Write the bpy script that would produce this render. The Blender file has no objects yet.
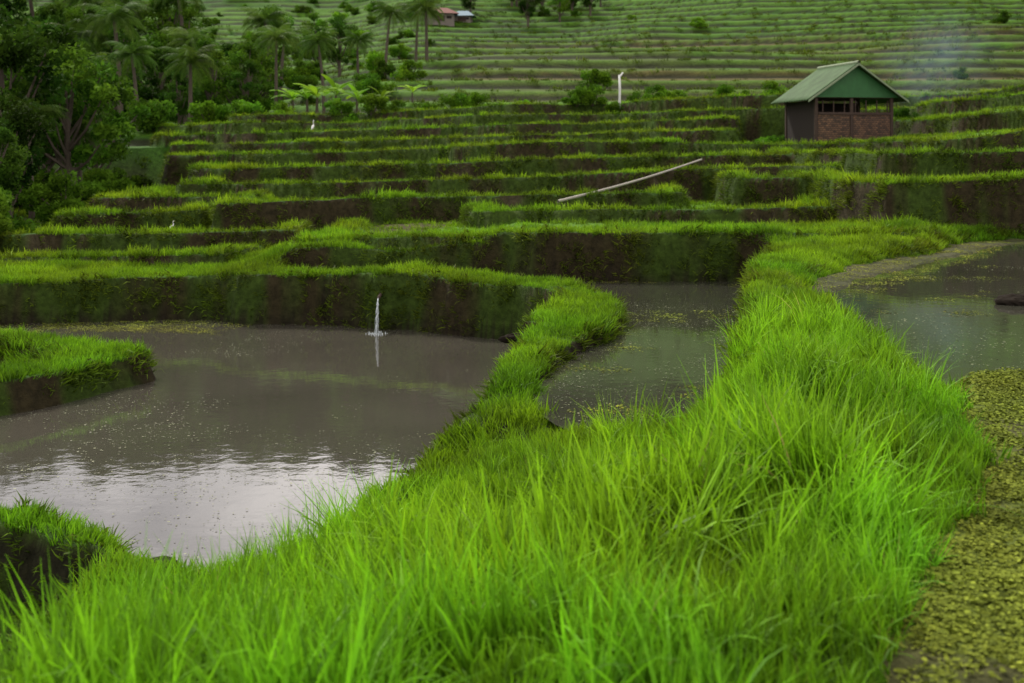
import bpy, math, random
import numpy as np
from mathutils import Vector, Matrix
rng=np.random.default_rng(7); random.seed(7)
scene=bpy.context.scene
def srand(s): return np.random.default_rng(s)

# ------------------------------------------------------------------ noise
def _h(i,j,s):
    v=np.sin(i*127.1+j*311.7+s*74.7)*43758.5453
    return v-np.floor(v)
def vn(x,y,s=0):
    xi=np.floor(x); yi=np.floor(y); fx=x-xi; fy=y-yi
    fx=fx*fx*(3-2*fx); fy=fy*fy*(3-2*fy)
    a=_h(xi,yi,s);b=_h(xi+1,yi,s);c=_h(xi,yi+1,s);d=_h(xi+1,yi+1,s)
    return (a*(1-fx)+b*fx)*(1-fy)+(c*(1-fx)+d*fx)*fy
def fbm(x,y,s=0,o=3):
    r=0;a=.5;t=0
    for k in range(o):
        r=r+a*vn(x*2**k,y*2**k,s+k*3); t+=a; a*=.5
    return r/t
def ss(t):
    t=np.clip(t,0,1); return t*t*(3-2*t)

# ------------------------------------------------------------------ outlines (metres)
def smooth_poly(P,n=4):
    P=np.array(P,float); N=len(P); out=[]
    for i in range(N):
        p0,p1,p2,p3=P[i-1],P[i],P[(i+1)%N],P[(i+2)%N]
        for k in range(n):
            t=k/n
            out.append(.5*((2*p1)+(-p0+p2)*t+(2*p0-5*p1+4*p2-p3)*t*t+(-p0+3*p1-3*p2+p3)*t**3))
    return np.array(out)
LP=[(-16,16.8),(-10,17.0),(-7.3,17.1),(-5.6,17.5),(-4.6,17.6),(-4.2,17.4),(-3.9,17.15),(-3,17.1),(-1.54,16.6),(-.5,16.0),(.1,15.5),(.42,14.8),(.38,14.1),(.12,13.2),(-.12,12.2),(-.36,10.7),(-.55,9.5),(-.85,8.6),(-1.15,8.0),(-1.35,7.5),(-1.72,7.0),(-2.0,7.1),(-2.25,7.45),(-2.75,7.9),(-3.55,8.25),(-5.5,8.5),(-10,8.8),(-16,9)]
MP=[(-3.3,18.5),(-1.8,18.4),(-.3,18.15),(.6,17.8),(2,17.75),(3.3,17.7),(3.6,17.2),(3.1,15.6),(2.6,13.8),(2.15,11.7),(1.75,9.8),(1.3,8.4),(.75,8.2),(.4,8.8),(.36,10),(.55,11),(.95,12),(1.3,13.2),(1.32,14.5),(1.02,15.8),(.6,16.7),(-.5,17.3),(-2,17.7),(-3.2,17.95)]
RP=[(3.0,12),(3.15,12.9),(3.75,14.2),(4.6,15.6),(6.0,17.2),(7,18.9),(8.5,19.9),(11,20.2),(15,20.3),(18,20),(18,10),(18,0),(17,-3),(8,-3),(1.2,-3),(.7,-1),(.62,1),(.78,2.6),(1.05,3.4),(1.43,4.1),(2.0,5.14),(2.3,6),(2.6,7.2),(2.8,8.1),(2.85,9.2),(2.95,10.6)]
IS=[(-3.8,13.2),(-4.05,12.4),(-4.7,11.2),(-6.3,9.9),(-9,9.6),(-12,9.8),(-12,15),(-9,15.2),(-6.2,14.7),(-4.7,13.9)]
PIT=[(-2.5,6.9),(-2.55,6.2),(-2.5,5.4),(-2.6,4.8),(-4.5,4.6),(-9,4.6),(-9,7.7),(-6,7.6),(-4,7.45),(-3.0,7.2)]
GX0,GX1,GY0,GY1,GS=-21,21,-4,25,.06
gx=np.arange(GX0,GX1,GS); gy=np.arange(GY0,GY1,GS)
def poly_sd(P):
    X,Y=np.meshgrid(gx,gy); D=np.full(X.shape,1e9); ins=np.zeros(X.shape,bool)
    N=len(P)
    for i in range(N):
        ax,ay=P[i]; bx,by=P[(i+1)%N]; ex,ey=bx-ax,by-ay
        L=ex*ex+ey*ey+1e-12
        t=np.clip(((X-ax)*ex+(Y-ay)*ey)/L,0,1)
        D=np.minimum(D,(X-ax-t*ex)**2+(Y-ay-t*ey)**2)
        if abs(ey)>1e-9:
            c=((ay>Y)!=(by>Y))&(X<ex*(Y-ay)/ey+ax); ins^=c
    D=np.sqrt(D); return np.where(ins,-D,D)
def sampler(G):
    def f(X,Y):
        u=np.clip((X-GX0)/GS,0,len(gx)-1.001); v=np.clip((Y-GY0)/GS,0,len(gy)-1.001)
        i=u.astype(int); j=v.astype(int); a=u-i; b=v-j
        r=(G[j,i]*(1-a)+G[j,i+1]*a)*(1-b)+(G[j+1,i]*(1-a)+G[j+1,i+1]*a)*b
        out=(X<GX0)|(X>GX1)|(Y>GY1-.1)|(Y<GY0)
        return np.where(out,9.0,r)
    return f
sLP,sMP,sRP,sIS,sPIT=[sampler(poly_sd(smooth_poly(p))) for p in (LP,MP,RP,IS,PIT)]

CP=np.array([(-12,18,.5),(-7,17.8,.58),(-5,18,.62),(-3,17.5,.7),(0,16.4,.7),(.9,14.5,.7),(.8,13,.7),(.4,11.5,.66),(.1,10,.6),(-.1,9,.52),
(3.3,16.5,1.15),(2.9,14,1.15),(2.6,12,1.15),(2.3,10.5,1.15),(2.2,9,1.15),(1.9,7.5,1.12),(1.4,6,1.02),(.95,4.6,1.06),(.5,3.3,1.1),(.3,2,1.1),(0,0,1.1),(-2,0,.9),
(1.0,7.4,.72),(.5,7.6,.56),(.5,6.2,.72),(.1,7.2,.5),(-.15,8.1,.38),(-.5,8.2,.25),(-1.0,7.3,.14),(-.9,6.2,.22),(-.2,6,.6),(-.3,5,.78),(-1.2,5,.42),(-1.6,6.3,.1),(-1.9,5.2,.2),(-2.3,6.7,.1),(-3.0,7.6,.14),(-5,8.1,.2),(-1,4,.72),(-.8,3,.95),(-2.2,3.8,.4),(-2.3,4.6,.2),(-3.5,3,.35),(-5,4,.2),(-9,4,0),
(4,18.4,1.2),(0,18.8,1.1),(-3,19,1.0),(-5,19,.6),(8,20.5,1.2),(14,22,1.3),(5.5,17.8,1.2),(-12,24,.5),(-9,30,.7),(-14,40,1.0),(-9,9,.22),(20,22,1.3)])
def idw(X,Y):
    W=0;Z=0
    for x,y,z in CP:
        w=1/((X-x)**2+(Y-y)**2+.05)**1.8
        W=W+w; Z=Z+w*z
    return Z/W
TER=[
 [(-3.6,18.9,.98),(-.3,18.2,1.1),(0,17.7,1.18),(2.8,17.5,1.2),(5.5,17.4,1.2),(6.6,18.2,1.2)],
 [(-13,19.6,.55),(-7.3,19.6,.66),(-4.4,19.4,.74)],
 [(-13,22.4,.8),(-7.4,21.4,.92),(-5,21.3,.96),(-3.9,21.6,.97)],
 [(-9.4,24.2,1.1),(-8,23.4,1.18),(-6.0,23.6,1.24)],
 [(-1.2,22.6,1.25),(1.6,22.3,1.3),(4,21.6,1.36),(6.4,21.6,1.42)],
 [(-6.1,23.4,1.36),(-4.5,23.3,1.42),(-3.2,24.1,1.44),(-.5,24.9,1.46),(1.6,24.8,1.5),(3.9,24.4,1.56)],
 [(-9.4,26.4,1.36),(-5.3,25.5,1.46)],
 [(4.4,24.8,1.85),(6,24.2,1.87),(7.5,24.9,1.83)],
 [(-8.2,29.0,1.6),(-5.7,27.4,1.66),(-3.7,27,1.69),(.9,28.4,1.8),(3.5,27.5,1.95),(5.5,27.4,2.03),(9,27,2.1)],
 [(-9.6,31.4,1.92),(-5,31,2.0),(-1.3,30.2,2.11),(2,31.6,2.2),(5.4,30.3,2.29),(10,30.6,2.33)],
 [(-1.5,33.4,2.5),(.5,32.4,2.58),(2.4,32.8,2.66),(5.2,33.6,2.66)],
 [(-10.6,35,2.25),(-6,34.4,2.35),(-1.5,35.4,2.5),(3,36,2.66),(7.4,35,2.6),(13,35,2.6)],
 [(-12.2,38.6,2.6),(-7,38.8,2.7),(0,37.8,2.85),(4.7,38.5,3.04),(7.6,38.6,3.08)],
 [(-13.6,43,2.95),(-7,41.3,3.08),(-.4,42.4,3.27),(4,41.3,3.4),(8.3,41.4,3.55)],
 [(-14,46.6,3.35),(-7,46.8,3.5),(-.5,45.6,3.73),(5,45,3.85),(10,44,3.95),(14,43,4)],
 [(-13,50.5,3.7),(-6,49.3,3.95),(-.5,50,4.2),(5,49.2,4.4),(10.7,48,4.6),(16,48,4.75)],
 [(5.8,19.9,1.86),(7,20.0,1.9),(9,19.9,1.97),(13,20.3,2.0),(20,20,2.0)],
 [(7.3,24.2,2.34),(8.5,23.4,2.38),(10,23,2.4),(14,23.5,2.45),(22,23,2.5)],
 [(9.6,28.4,2.62),(11,27.7,2.76),(13,28.2,3.0),(25,28,3.1)],
 [(13.2,34.6,3.3),(15,33.8,3.75),(18,34,3.9),(28,34,4)],
 [(15.6,45,4.5),(18.8,43.6,4.75),(25,44,5),(34,44,5.2)],
 [(14.4,39.6,4.0),(17,38.6,4.25),(30,39,4.6)],
]
_xs=np.arange(-40,45,.1); _k=np.exp(-np.linspace(-2,2,17)**2); _k/=_k.sum()
TT=[]
for T in TER:
    T=np.array(T); F=np.interp(_xs,T[:,0],T[:,1]); Z=np.interp(_xs,T[:,0],T[:,2])
    Fp=np.pad(F,8,mode='edge'); F=np.convolve(Fp,_k,'valid')
    TT.append((T[0,0],T[-1,0],F,Z))
def farhill(X,Y):
    left=ss((-6-X)/14)
    D=Y-16*left*ss((Y-50)/15)
    D=D+X*.20*ss((X+5)/30)
    D=D+9*(fbm(X/24+3,Y/24,5,2)-.5)
    h=np.interp(D,[40,50,57,70,90,120,150,200,235,300],[2.5,3.5,4.7,6.7,10.2,17,28,47,55,42])
    h=h+1.5*(fbm(X/11,Y/11,11,2)-.5)*ss((Y-52)/15)
    s=.80
    q=h/s; k=np.floor(q); f=q-k
    z=s*(k+.45*f/1.0+.55*ss((f-.74)/.22))
    far=ss((Y-150)/30)
    return z*(1-far)+h*far,k,f,D
def ground(X,Y,full=False):
    shp=X.shape
    z=idw(X,Y)
    lip=np.full(shp,5.0)
    a=.25+.01*np.clip(Y,0,50)
    Xw=X+a*1.6*(fbm(X/2.2,Y/2.2,21,2)-.5); Yw=Y+a*2.0*(fbm(X/2.0+9,Y/2.6,31,3)-.5)+.12*(vn(X*2.2,Y*2.2,33)-.5)
    Yw=Yw+6.5*(vn(X/3.3,Y/12,34)-.5)*ss((Y-25)/8)
    Xw=Xw+2.8*(vn(X/6+4,Y/2.4,36)-.5)*ss((Y-26)/8)
    for (x0,x1,F,Z) in TT:
        f=np.interp(Xw,_xs,F); zz=np.interp(Xw,_xs,Z)
        d=np.minimum(Yw-f,np.minimum(Xw-x0,x1-Xw)*.9)
        w=.13+.004*Y
        zt=zz-1.3*(1-np.clip(d/w,0,1))+ .07*ss(d/w)*(1-ss((d-.5)/.3)) -.05*ss((d-.6)/.3)
        zt=np.where(d<0,-9,zt)
        m=zt>z; z=np.where(m,zt,z); lip=np.where(m,d,lip)
    zf,k,f,D=farhill(X,Y)
    m=(zf>z)&(Y>44); z=np.where(m,zf,z); lip=np.where(m,f*3.0+5,lip); isfar=m
    z=z+.05*(fbm(X*1.6,Y*1.6,41,3)-.5)*(1+1.2*(Y<8))
    wob=.20*(fbm(X*1.6,Y*1.6,51,3)-.5)+.09*(fbm(X*6,Y*6,52,2)-.5)
    pond=np.zeros(shp)
    s=sLP(X,Y)+wob; ww=np.where(Y>12.5,.16,.38); t=np.clip(s/ww,0,1); t=np.where(Y>12.5,t,ss(t))
    z=np.where(s<ww,-.25+(z+.25)*t,z); pond=np.where(s<0,1,pond)
    si=-sIS(X,Y)+wob*.6
    zi=np.where(si>.85,.24-.26*ss((si-.85)/.3),.27+.04*vn(X*3,Y*3,4)); zi=-.25+(zi+.25)*np.clip((si)/.22,0,1)
    m=(si>0); z=np.where(m,np.maximum(z,zi),z); pond=np.where(m&(si>.05),np.where(si>1.1,4,0),pond)
    s2=sMP(X,Y)+wob*.8; t=np.clip(s2/.16,0,1)
    z=np.where(s2<.16,.3+(z-.3)*t,z); pond=np.where(s2<0,2,pond)
    s3=sRP(X,Y)+wob; t=ss(np.clip(s3/.22,0,1))
    edge=8.0+.6*(fbm(X*.9,Y*.9,61,3)-.5)*3
    mat=ss((edge-Y)/.5)
    bot=.8+mat*(.225+.03*(fbm(X*3,Y*3,62,3)-.3))
    bank=ss((.5+.35*vn(X*.8,Y*.8,8)-(-s3))/.3)*ss((Y-11.6)/1.5)*(.2+.05*fbm(X*3,Y*3,9,2))
    bot=np.maximum(bot,.8+bank)
    z=np.where(s3<.22,bot+(z-bot)*t,z); pond=np.where(s3<0,3+.5*mat,pond)
    s4=sPIT(X,Y)+wob; t=np.clip(s4/.2,0,1)
    z=np.where(s4<.2,-.45+(z+.45)*t,z); pond=np.where(s4<0,4,pond)
    if full: return z,pond,lip,isfar,k,f,D,s,s2,s3,s4
    return z

# ------------------------------------------------------------------ materials
def newmat(n):
    m=bpy.data.materials.new(n); m.use_nodes=True; nt=m.node_tree; nt.nodes.clear(); return m,nt
def N(nt,t,**k):
    n=nt.nodes.new(t)
    for a,b in k.items(): setattr(n,a,b)
    return n
def simple(name,col,rough=.7,var=.3,scale=8,metal=0,bump=.2,spec=.3):
    m,nt=newmat(name); o=N(nt,'ShaderNodeOutputMaterial'); p=N(nt,'ShaderNodeBsdfPrincipled')
    tc=N(nt,'ShaderNodeTexCoord'); no=N(nt,'ShaderNodeTexNoise'); no.inputs['Scale'].default_value=scale; no.inputs['Detail'].default_value=6
    mx=N(nt,'ShaderNodeMix',data_type='RGBA'); mx.inputs[6].default_value=(*[c*(1-var) for c in col],1); mx.inputs[7].default_value=(*[min(1,c*(1+var)) for c in col],1)
    nt.links.new(tc.outputs['Object'],no.inputs['Vector']); nt.links.new(no.outputs[0],mx.inputs[0]); nt.links.new(mx.outputs[2],p.inputs['Base Color'])
    b=N(nt,'ShaderNodeBump'); b.inputs['Strength'].default_value=bump; b.inputs['Distance'].default_value=.02
    nt.links.new(no.outputs[0],b.inputs['Height']); nt.links.new(b.outputs[0],p.inputs['Normal'])
    p.inputs['Roughness'].default_value=rough; p.inputs['Metallic'].default_value=metal; p.inputs['Specular IOR Level'].default_value=spec
    nt.links.new(p.outputs[0],o.inputs[0]); return m
def leafmat(name,dark,light,transl=.35,rough=.55,spec=.15):
    m,nt=newmat(name); L=nt.links.new
    o=N(nt,'ShaderNodeOutputMaterial'); p=N(nt,'ShaderNodeBsdfPrincipled'); p.inputs['Roughness'].default_value=rough
    p.inputs['Specular IOR Level'].default_value=spec
    g=N(nt,'ShaderNodeNewGeometry'); oi=N(nt,'ShaderNodeObjectInfo')
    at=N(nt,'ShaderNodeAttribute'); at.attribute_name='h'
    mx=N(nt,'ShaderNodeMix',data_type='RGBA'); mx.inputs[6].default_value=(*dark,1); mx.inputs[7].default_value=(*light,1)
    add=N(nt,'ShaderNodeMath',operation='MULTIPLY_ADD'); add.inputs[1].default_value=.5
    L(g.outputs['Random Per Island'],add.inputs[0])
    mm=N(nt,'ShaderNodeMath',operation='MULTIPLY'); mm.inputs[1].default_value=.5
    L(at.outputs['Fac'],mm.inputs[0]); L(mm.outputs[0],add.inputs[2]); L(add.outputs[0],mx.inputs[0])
    hs=N(nt,'ShaderNodeHueSaturation'); mr=N(nt,'ShaderNodeMapRange'); mr.inputs[3].default_value=.6; mr.inputs[4].default_value=1.3
    L(oi.outputs['Random'],mr.inputs[0])
    no=N(nt,'ShaderNodeTexNoise'); no.inputs['Scale'].default_value=.9; no.inputs['Detail'].default_value=4
    L(g.outputs['Position'],no.inputs['Vector'])
    mv=N(nt,'ShaderNodeMapRange'); mv.inputs[1].default_value=.35; mv.inputs[2].default_value=.65; mv.inputs[3].default_value=.6; mv.inputs[4].default_value=1.2
    L(no.outputs[0],mv.inputs[0]); mq=N(nt,'ShaderNodeMath',operation='MULTIPLY'); L(mr.outputs[0],mq.inputs[0]); L(mv.outputs[0],mq.inputs[1]); L(mq.outputs[0],hs.inputs['Value'])
    mh=N(nt,'ShaderNodeMapRange'); mh.inputs[1].default_value=.35; mh.inputs[2].default_value=.65; mh.inputs[3].default_value=.475; mh.inputs[4].default_value=.505
    no2=N(nt,'ShaderNodeTexNoise'); no2.inputs['Scale'].default_value=.5; L(g.outputs['Position'],no2.inputs['Vector'])
    L(no2.outputs[0],mh.inputs[0]); L(mh.outputs[0],hs.inputs['Hue'])
    L(mx.outputs[2],hs.inputs['Color']); L(hs.outputs[0],p.inputs['Base Color'])
    tr=N(nt,'ShaderNodeBsdfTranslucent'); L(hs.outputs[0],tr.inputs[0])
    ms=N(nt,'ShaderNodeMixShader'); ms.inputs[0].default_value=transl
    L(p.outputs[0],ms.inputs[1]); L(tr.outputs[0],ms.inputs[2]); L(ms.outputs[0],o.inputs[0]); return m
M_grass=leafmat('grass_blade_green',(.018,.062,.003),(.23,.56,.014),transl=.4)  # dark root tone: partly the blade's own, deepened to paint shade between clumps
M_dry=leafmat('dry_grass_blade',(.10,.09,.02),(.34,.36,.08),transl=.3)
M_bund=leafmat('bund_grass_green',(.030,.085,.004),(.185,.40,.010),transl=.4)
M_ter=leafmat('terrace_grass_green',(.035,.085,.004),(.21,.40,.010),transl=.4)
M_wall=leafmat('wall_weed_green',(.020,.036,.004),(.12,.20,.011),transl=.3,spec=.05)
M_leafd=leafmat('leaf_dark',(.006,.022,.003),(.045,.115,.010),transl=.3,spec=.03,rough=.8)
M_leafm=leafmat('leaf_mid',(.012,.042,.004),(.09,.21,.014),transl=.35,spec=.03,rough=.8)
M_banana=leafmat('banana_leaf',(.06,.17,.008),(.22,.46,.02),transl=.45,rough=.7,spec=.05)
M_palm=leafmat('palm_leaf',(.015,.045,.006),(.085,.17,.02),transl=.35,spec=.05)
M_duck=leafmat('duckweed_leaf',(.05,.068,.010),(.21,.25,.03),transl=.1,rough=.9,spec=.05)
M_bits=leafmat('floating_bits',(.06,.08,.03),(.2,.22,.12),transl=.1)
M_bark=simple('bark',(.07,.055,.04),.9,.4,12)

m,nt=newmat('terrace_earth'); L=nt.links.new
o=N(nt,'ShaderNodeOutputMaterial'); p=N(nt,'ShaderNodeBsdfPrincipled'); at=N(nt,'ShaderNodeAttribute'); at.attribute_name='Col'
g=N(nt,'ShaderNodeNewGeometry'); n1=N(nt,'ShaderNodeTexNoise'); n1.inputs['Scale'].default_value=9; n1.inputs['Detail'].default_value=8; n1.inputs['Roughness'].default_value=.7
L(g.outputs['Position'],n1.inputs['Vector'])
mr=N(nt,'ShaderNodeMapRange'); mr.inputs[1].default_value=.3; mr.inputs[2].default_value=.7; mr.inputs[3].default_value=.4; mr.inputs[4].default_value=1.5
L(n1.outputs[0],mr.inputs[0])
vm=N(nt,'ShaderNodeVectorMath',operation='SCALE'); L(at.outputs['Color'],vm.inputs[0]); L(mr.outputs[0],vm.inputs['Scale']); L(vm.outputs[0],p.inputs['Base Color'])
b=N(nt,'ShaderNodeBump'); b.inputs['Strength'].default_value=.9; b.inputs['Distance'].default_value=.05; L(n1.outputs[0],b.inputs['Height']); L(b.outputs[0],p.inputs['Normal'])
p.inputs['Roughness'].default_value=.9; p.inputs['Specular IOR Level'].default_value=.1; L(p.outputs[0],o.inputs[0]); M_ground=m

def watermat(name,col):
    m,nt=newmat(name); L=nt.links.new
    o=N(nt,'ShaderNodeOutputMaterial'); p=N(nt,'ShaderNodeBsdfPrincipled')
    g=N(nt,'ShaderNodeNewGeometry'); n1=N(nt,'ShaderNodeTexNoise'); n1.inputs['Scale'].default_value=6; n1.inputs['Detail'].default_value=4
    n2=N(nt,'ShaderNodeTexNoise'); n2.inputs['Scale'].default_value=.6; n2.inputs['Detail'].default_value=5
    L(g.outputs['Position'],n1.inputs['Vector']); L(g.outputs['Position'],n2.inputs['Vector'])
    mx=N(nt,'ShaderNodeMix',data_type='RGBA'); mx.inputs[6].default_value=(*[c*.65 for c in col],1); mx.inputs[7].default_value=(*[c*1.3 for c in col],1)
    L(n2.outputs[0],mx.inputs[0]); L(mx.outputs[2],p.inputs['Base Color'])
    b=N(nt,'ShaderNodeBump'); b.inputs['Strength'].default_value=.10; b.inputs['Distance'].default_value=.012
    L(n1.outputs[0],b.inputs['Height']); L(b.outputs[0],p.inputs['Normal'])
    p.inputs['Roughness'].default_value=.025; p.inputs['IOR'].default_value=1.7
    L(p.outputs[0],o.inputs[0]); return m
M_w1=watermat('muddy_water',(.050,.046,.036)); M_w2=watermat('muddy_water_dark',(.034,.034,.025))

# ------------------------------------------------------------------ mesh helpers
def mesh_np(name,V,Fq,mat,smooth=True,attrs=None,link=True):
    me=bpy.data.meshes.new(name); V=np.asarray(V,np.float32); Fq=np.asarray(Fq,np.int32)
    me.vertices.add(len(V)); me.vertices.foreach_set('co',V.ravel())
    k=Fq.shape[1]; me.loops.add(Fq.size); me.loops.foreach_set('vertex_index',Fq.ravel())
    me.polygons.add(len(Fq)); me.polygons.foreach_set('loop_start',np.arange(0,Fq.size,k,dtype=np.int32))
    me.polygons.foreach_set('use_smooth',np.full(len(Fq),smooth,dtype=bool))
    me.update(calc_edges=True)
    for n,(t,a) in (attrs or {}).items():
        A=me.attributes.new(n,t,'POINT'); A.data.foreach_set('color' if t=='FLOAT_COLOR' else 'value',np.asarray(a,np.float32).ravel())
    me.materials.append(mat)
    ob=bpy.data.objects.new(name,me)
    if link: scene.collection.objects.link(ob)
    return ob
def py_mesh(name,V,F,mats,fm=None,smooth=False,parent=None,link=True):
    me=bpy.data.meshes.new(name); me.from_pydata([tuple(v) for v in V],[],F); 
    for mm in (mats if isinstance(mats,list) else [mats]): me.materials.append(mm)
    if fm is not None: me.polygons.foreach_set('material_index',fm)
    me.polygons.foreach_set('use_smooth',[smooth]*len(F)); me.update()
    ob=bpy.data.objects.new(name,me)
    if link: scene.collection.objects.link(ob)
    if parent: ob.parent=parent
    return ob
def tube(V,F,pts,rad,sides=7):
    base=len(V); pts=[Vector(p) for p in pts]
    for i,pt in enumerate(pts):
        d=(pts[min(i+1,len(pts)-1)]-pts[max(i-1,0)]).normalized()
        u=d.cross(Vector((.3,.9,.1))).normalized(); w=d.cross(u)
        for k in range(sides):
            a=2*math.pi*k/sides; V.append(pt+(u*math.cos(a)+w*math.sin(a))*rad[i])
    for i in range(len(pts)-1):
        for k in range(sides):
            a=base+i*sides+k; b=base+i*sides+(k+1)%sides
            F.append((a,b,b+sides,a+sides))
    F.append(tuple(base+(len(pts)-1)*sides+k for k in range(sides)))

# ------------------------------------------------------------------ terrain mesh
rows=np.concatenate([np.arange(-3,2,.12),np.exp(np.arange(math.log(2),math.log(52),.0028)),np.exp(np.arange(math.log(52),math.log(150),.0034)),np.exp(np.arange(math.log(150),math.log(330),.01))])
u=np.linspace(-1,1,800)
Yg=np.repeat(rows[:,None],len(u),1); Xg=u[None,:]*(.6*np.maximum(Yg,0)+3.5)
z,pond,lip,isfar,k,f,D,s1,s2,s3,s4=ground(Xg,Yg,True)
P=np.stack([Xg,Yg,z],-1)
du=np.gradient(P,axis=1); dv=np.gradient(P,axis=0); nrm=np.cross(du,dv); nrm/=np.linalg.norm(nrm,axis=-1,keepdims=True)+1e-12
slope=1-np.clip(np.abs(nrm[...,2]),0,1)
wall=ss((slope-.12)/.25)
nz=fbm(Xg*1.3,Yg*1.3,71,4); nz2=fbm(Xg/4,Yg/4,72,3); nz3=fbm(Xg/9,Yg/9,73,3)
def C(*c): return np.array(c)
def mix(a,b,t): return a*(1-t[...,None])+b*t[...,None]
col=np.broadcast_to(C(.025,.065,.006),P.shape).copy()
col=mix(col,C(.04,.04,.014),ss((nz-.5)*4)*.6)
fld=ss((lip-.7)/.3)*(lip<5)
col=mix(col,mix(np.broadcast_to(C(.06,.14,.008),P.shape),C(.045,.04,.014),ss((nz2-.48)*6)),fld)
kk=_h(k,k*0,3.0)
gcol=mix(np.broadcast_to(C(.022,.065,.005),P.shape),C(.05,.12,.008),kk)
bcol=mix(np.broadcast_to(C(.070,.050,.015),P.shape),C(.04,.075,.010),kk)
bm=ss((Xg+8)/8)*ss((D-56)/5)*(1-ss((D-92)/8))*ss((nz2-.2)*6)
fc=mix(gcol,bcol,bm*.9)
fc=fc*(.75+.5*nz)[...,None]
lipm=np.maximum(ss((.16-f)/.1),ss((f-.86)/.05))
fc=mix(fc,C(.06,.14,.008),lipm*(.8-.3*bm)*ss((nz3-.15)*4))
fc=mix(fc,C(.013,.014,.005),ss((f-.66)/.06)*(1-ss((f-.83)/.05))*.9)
forest=ss((Yg-145)/25); fc=mix(fc,C(.012,.03,.006),forest)
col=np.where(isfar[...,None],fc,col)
wc=mix(np.broadcast_to(C(.026,.021,.009),P.shape),C(.030,.052,.007),ss((nz-.38)*5))
col=np.where(isfar[...,None],col,mix(col,wc,wall))
pm=(pond>0)
mud=mix(np.broadcast_to(C(.06,.055,.03),P.shape),C(.04,.05,.018),nz)
col=np.where(pm[...,None],mud,col)
wet=np.clip(np.where(np.abs(s1)<.6,ss((.14-z)/.07),0)+np.where(np.abs(s2)<.6,ss((.66-z)/.06),0),0,1)
col=mix(col,C(.016,.012,.008),wet*.85)
mt=(pond>3.3)&(pond<3.9); az=mix(np.broadcast_to(C(.10,.13,.022),P.shape),C(.06,.062,.02),ss((fbm(Xg*3,Yg*3,77,3)-.55)*5))
col=np.where(mt[...,None],az,col)
nr,nc=Xg.shape; idx=np.arange(nr*nc).reshape(nr,nc)
Fq=np.stack([idx[:-1,:-1],idx[:-1,1:],idx[1:,1:],idx[1:,:-1]],-1).reshape(-1,4)
colA=np.concatenate([col,np.ones(col.shape[:2]+(1,))],-1).reshape(-1,4)
mesh_np('terraced_ground',P.reshape(-1,3),Fq,M_ground,True,{'Col':('FLOAT_COLOR',colA)})

# ------------------------------------------------------------------ water
def pond_mesh(name,poly,zz,mat):
    Pn=smooth_poly(poly)
    a=np.roll(Pn,-1,0)-np.roll(Pn,1,0); a/=np.linalg.norm(a,axis=1,keepdims=True)+1e-9
    area=.5*np.sum(Pn[:,0]*np.roll(Pn[:,1],-1)-np.roll(Pn[:,0],-1)*Pn[:,1])
    nn=np.stack([a[:,1],-a[:,0]],1)*(1 if area>0 else -1)
    Q=Pn+nn*.17
    from mathutils.geometry import tessellate_polygon
    vs=[Vector((q[0],q[1],zz)) for q in Q]
    F=[]
    for t in tessellate_polygon([vs]):
        a_,b_,c_=[vs[i] for i in t]
        F.append(tuple(t) if (b_-a_).cross(c_-a_).z>0 else (t[0],t[2],t[1]))
    py_mesh(name,vs,F,mat)
pond_mesh('pond_water',LP,0,M_w1); pond_mesh('pond_water',MP,.55,M_w2); pond_mesh('pond_water',RP,1.0,M_w2)

# ------------------------------------------------------------------ instancing
def scatter(name,P,R,S,protos):
    me=bpy.data.meshes.new(name); me.vertices.add(len(P)); me.vertices.foreach_set('co',np.asarray(P,np.float32).ravel())
    a=me.attributes.new('rot','FLOAT_VECTOR','POINT'); a.data.foreach_set('vector',np.asarray(R,np.float32).ravel())
    a=me.attributes.new('scl','FLOAT','POINT'); a.data.foreach_set('value',np.asarray(S,np.float32).ravel())
    ob=bpy.data.objects.new(name,me); scene.collection.objects.link(ob)
    c=bpy.data.collections.new(name+'_parts')
    for q in protos: c.objects.link(q)
    ng=bpy.data.node_groups.new(name+'_gn','GeometryNodeTree')
    ng.interface.new_socket('Geometry',in_out='INPUT',socket_type='NodeSocketGeometry'); ng.interface.new_socket('Geometry',in_out='OUTPUT',socket_type='NodeSocketGeometry')
    gi=ng.nodes.new('NodeGroupInput'); go=ng.nodes.new('NodeGroupOutput')
    ip=ng.nodes.new('GeometryNodeInstanceOnPoints'); ci=ng.nodes.new('GeometryNodeCollectionInfo')
    ci.inputs['Collection'].default_value=c; ci.inputs['Separate Children'].default_value=True; ci.inputs['Reset Children'].default_value=True
    ip.inputs['Pick Instance'].default_value=True
    na=ng.nodes.new('GeometryNodeInputNamedAttribute'); na.data_type='FLOAT_VECTOR'; na.inputs['Name'].default_value='rot'
    nb=ng.nodes.new('GeometryNodeInputNamedAttribute'); nb.data_type='FLOAT'; nb.inputs['Name'].default_value='scl'
    er=ng.nodes.new('FunctionNodeEulerToRotation')
    l=ng.links.new
    l(gi.outputs[0],ip.inputs['Points']); l(ci.outputs[0],ip.inputs['Instance']); l(na.outputs[0],er.inputs[0]); l(er.outputs[0],ip.inputs['Rotation']); l(nb.outputs[0],ip.inputs['Scale']); l(ip.outputs[0],go.inputs[0])
    md=ob.modifiers.new('scatter','NODES'); md.node_group=ng
    print(name,len(P)); return ob
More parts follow.
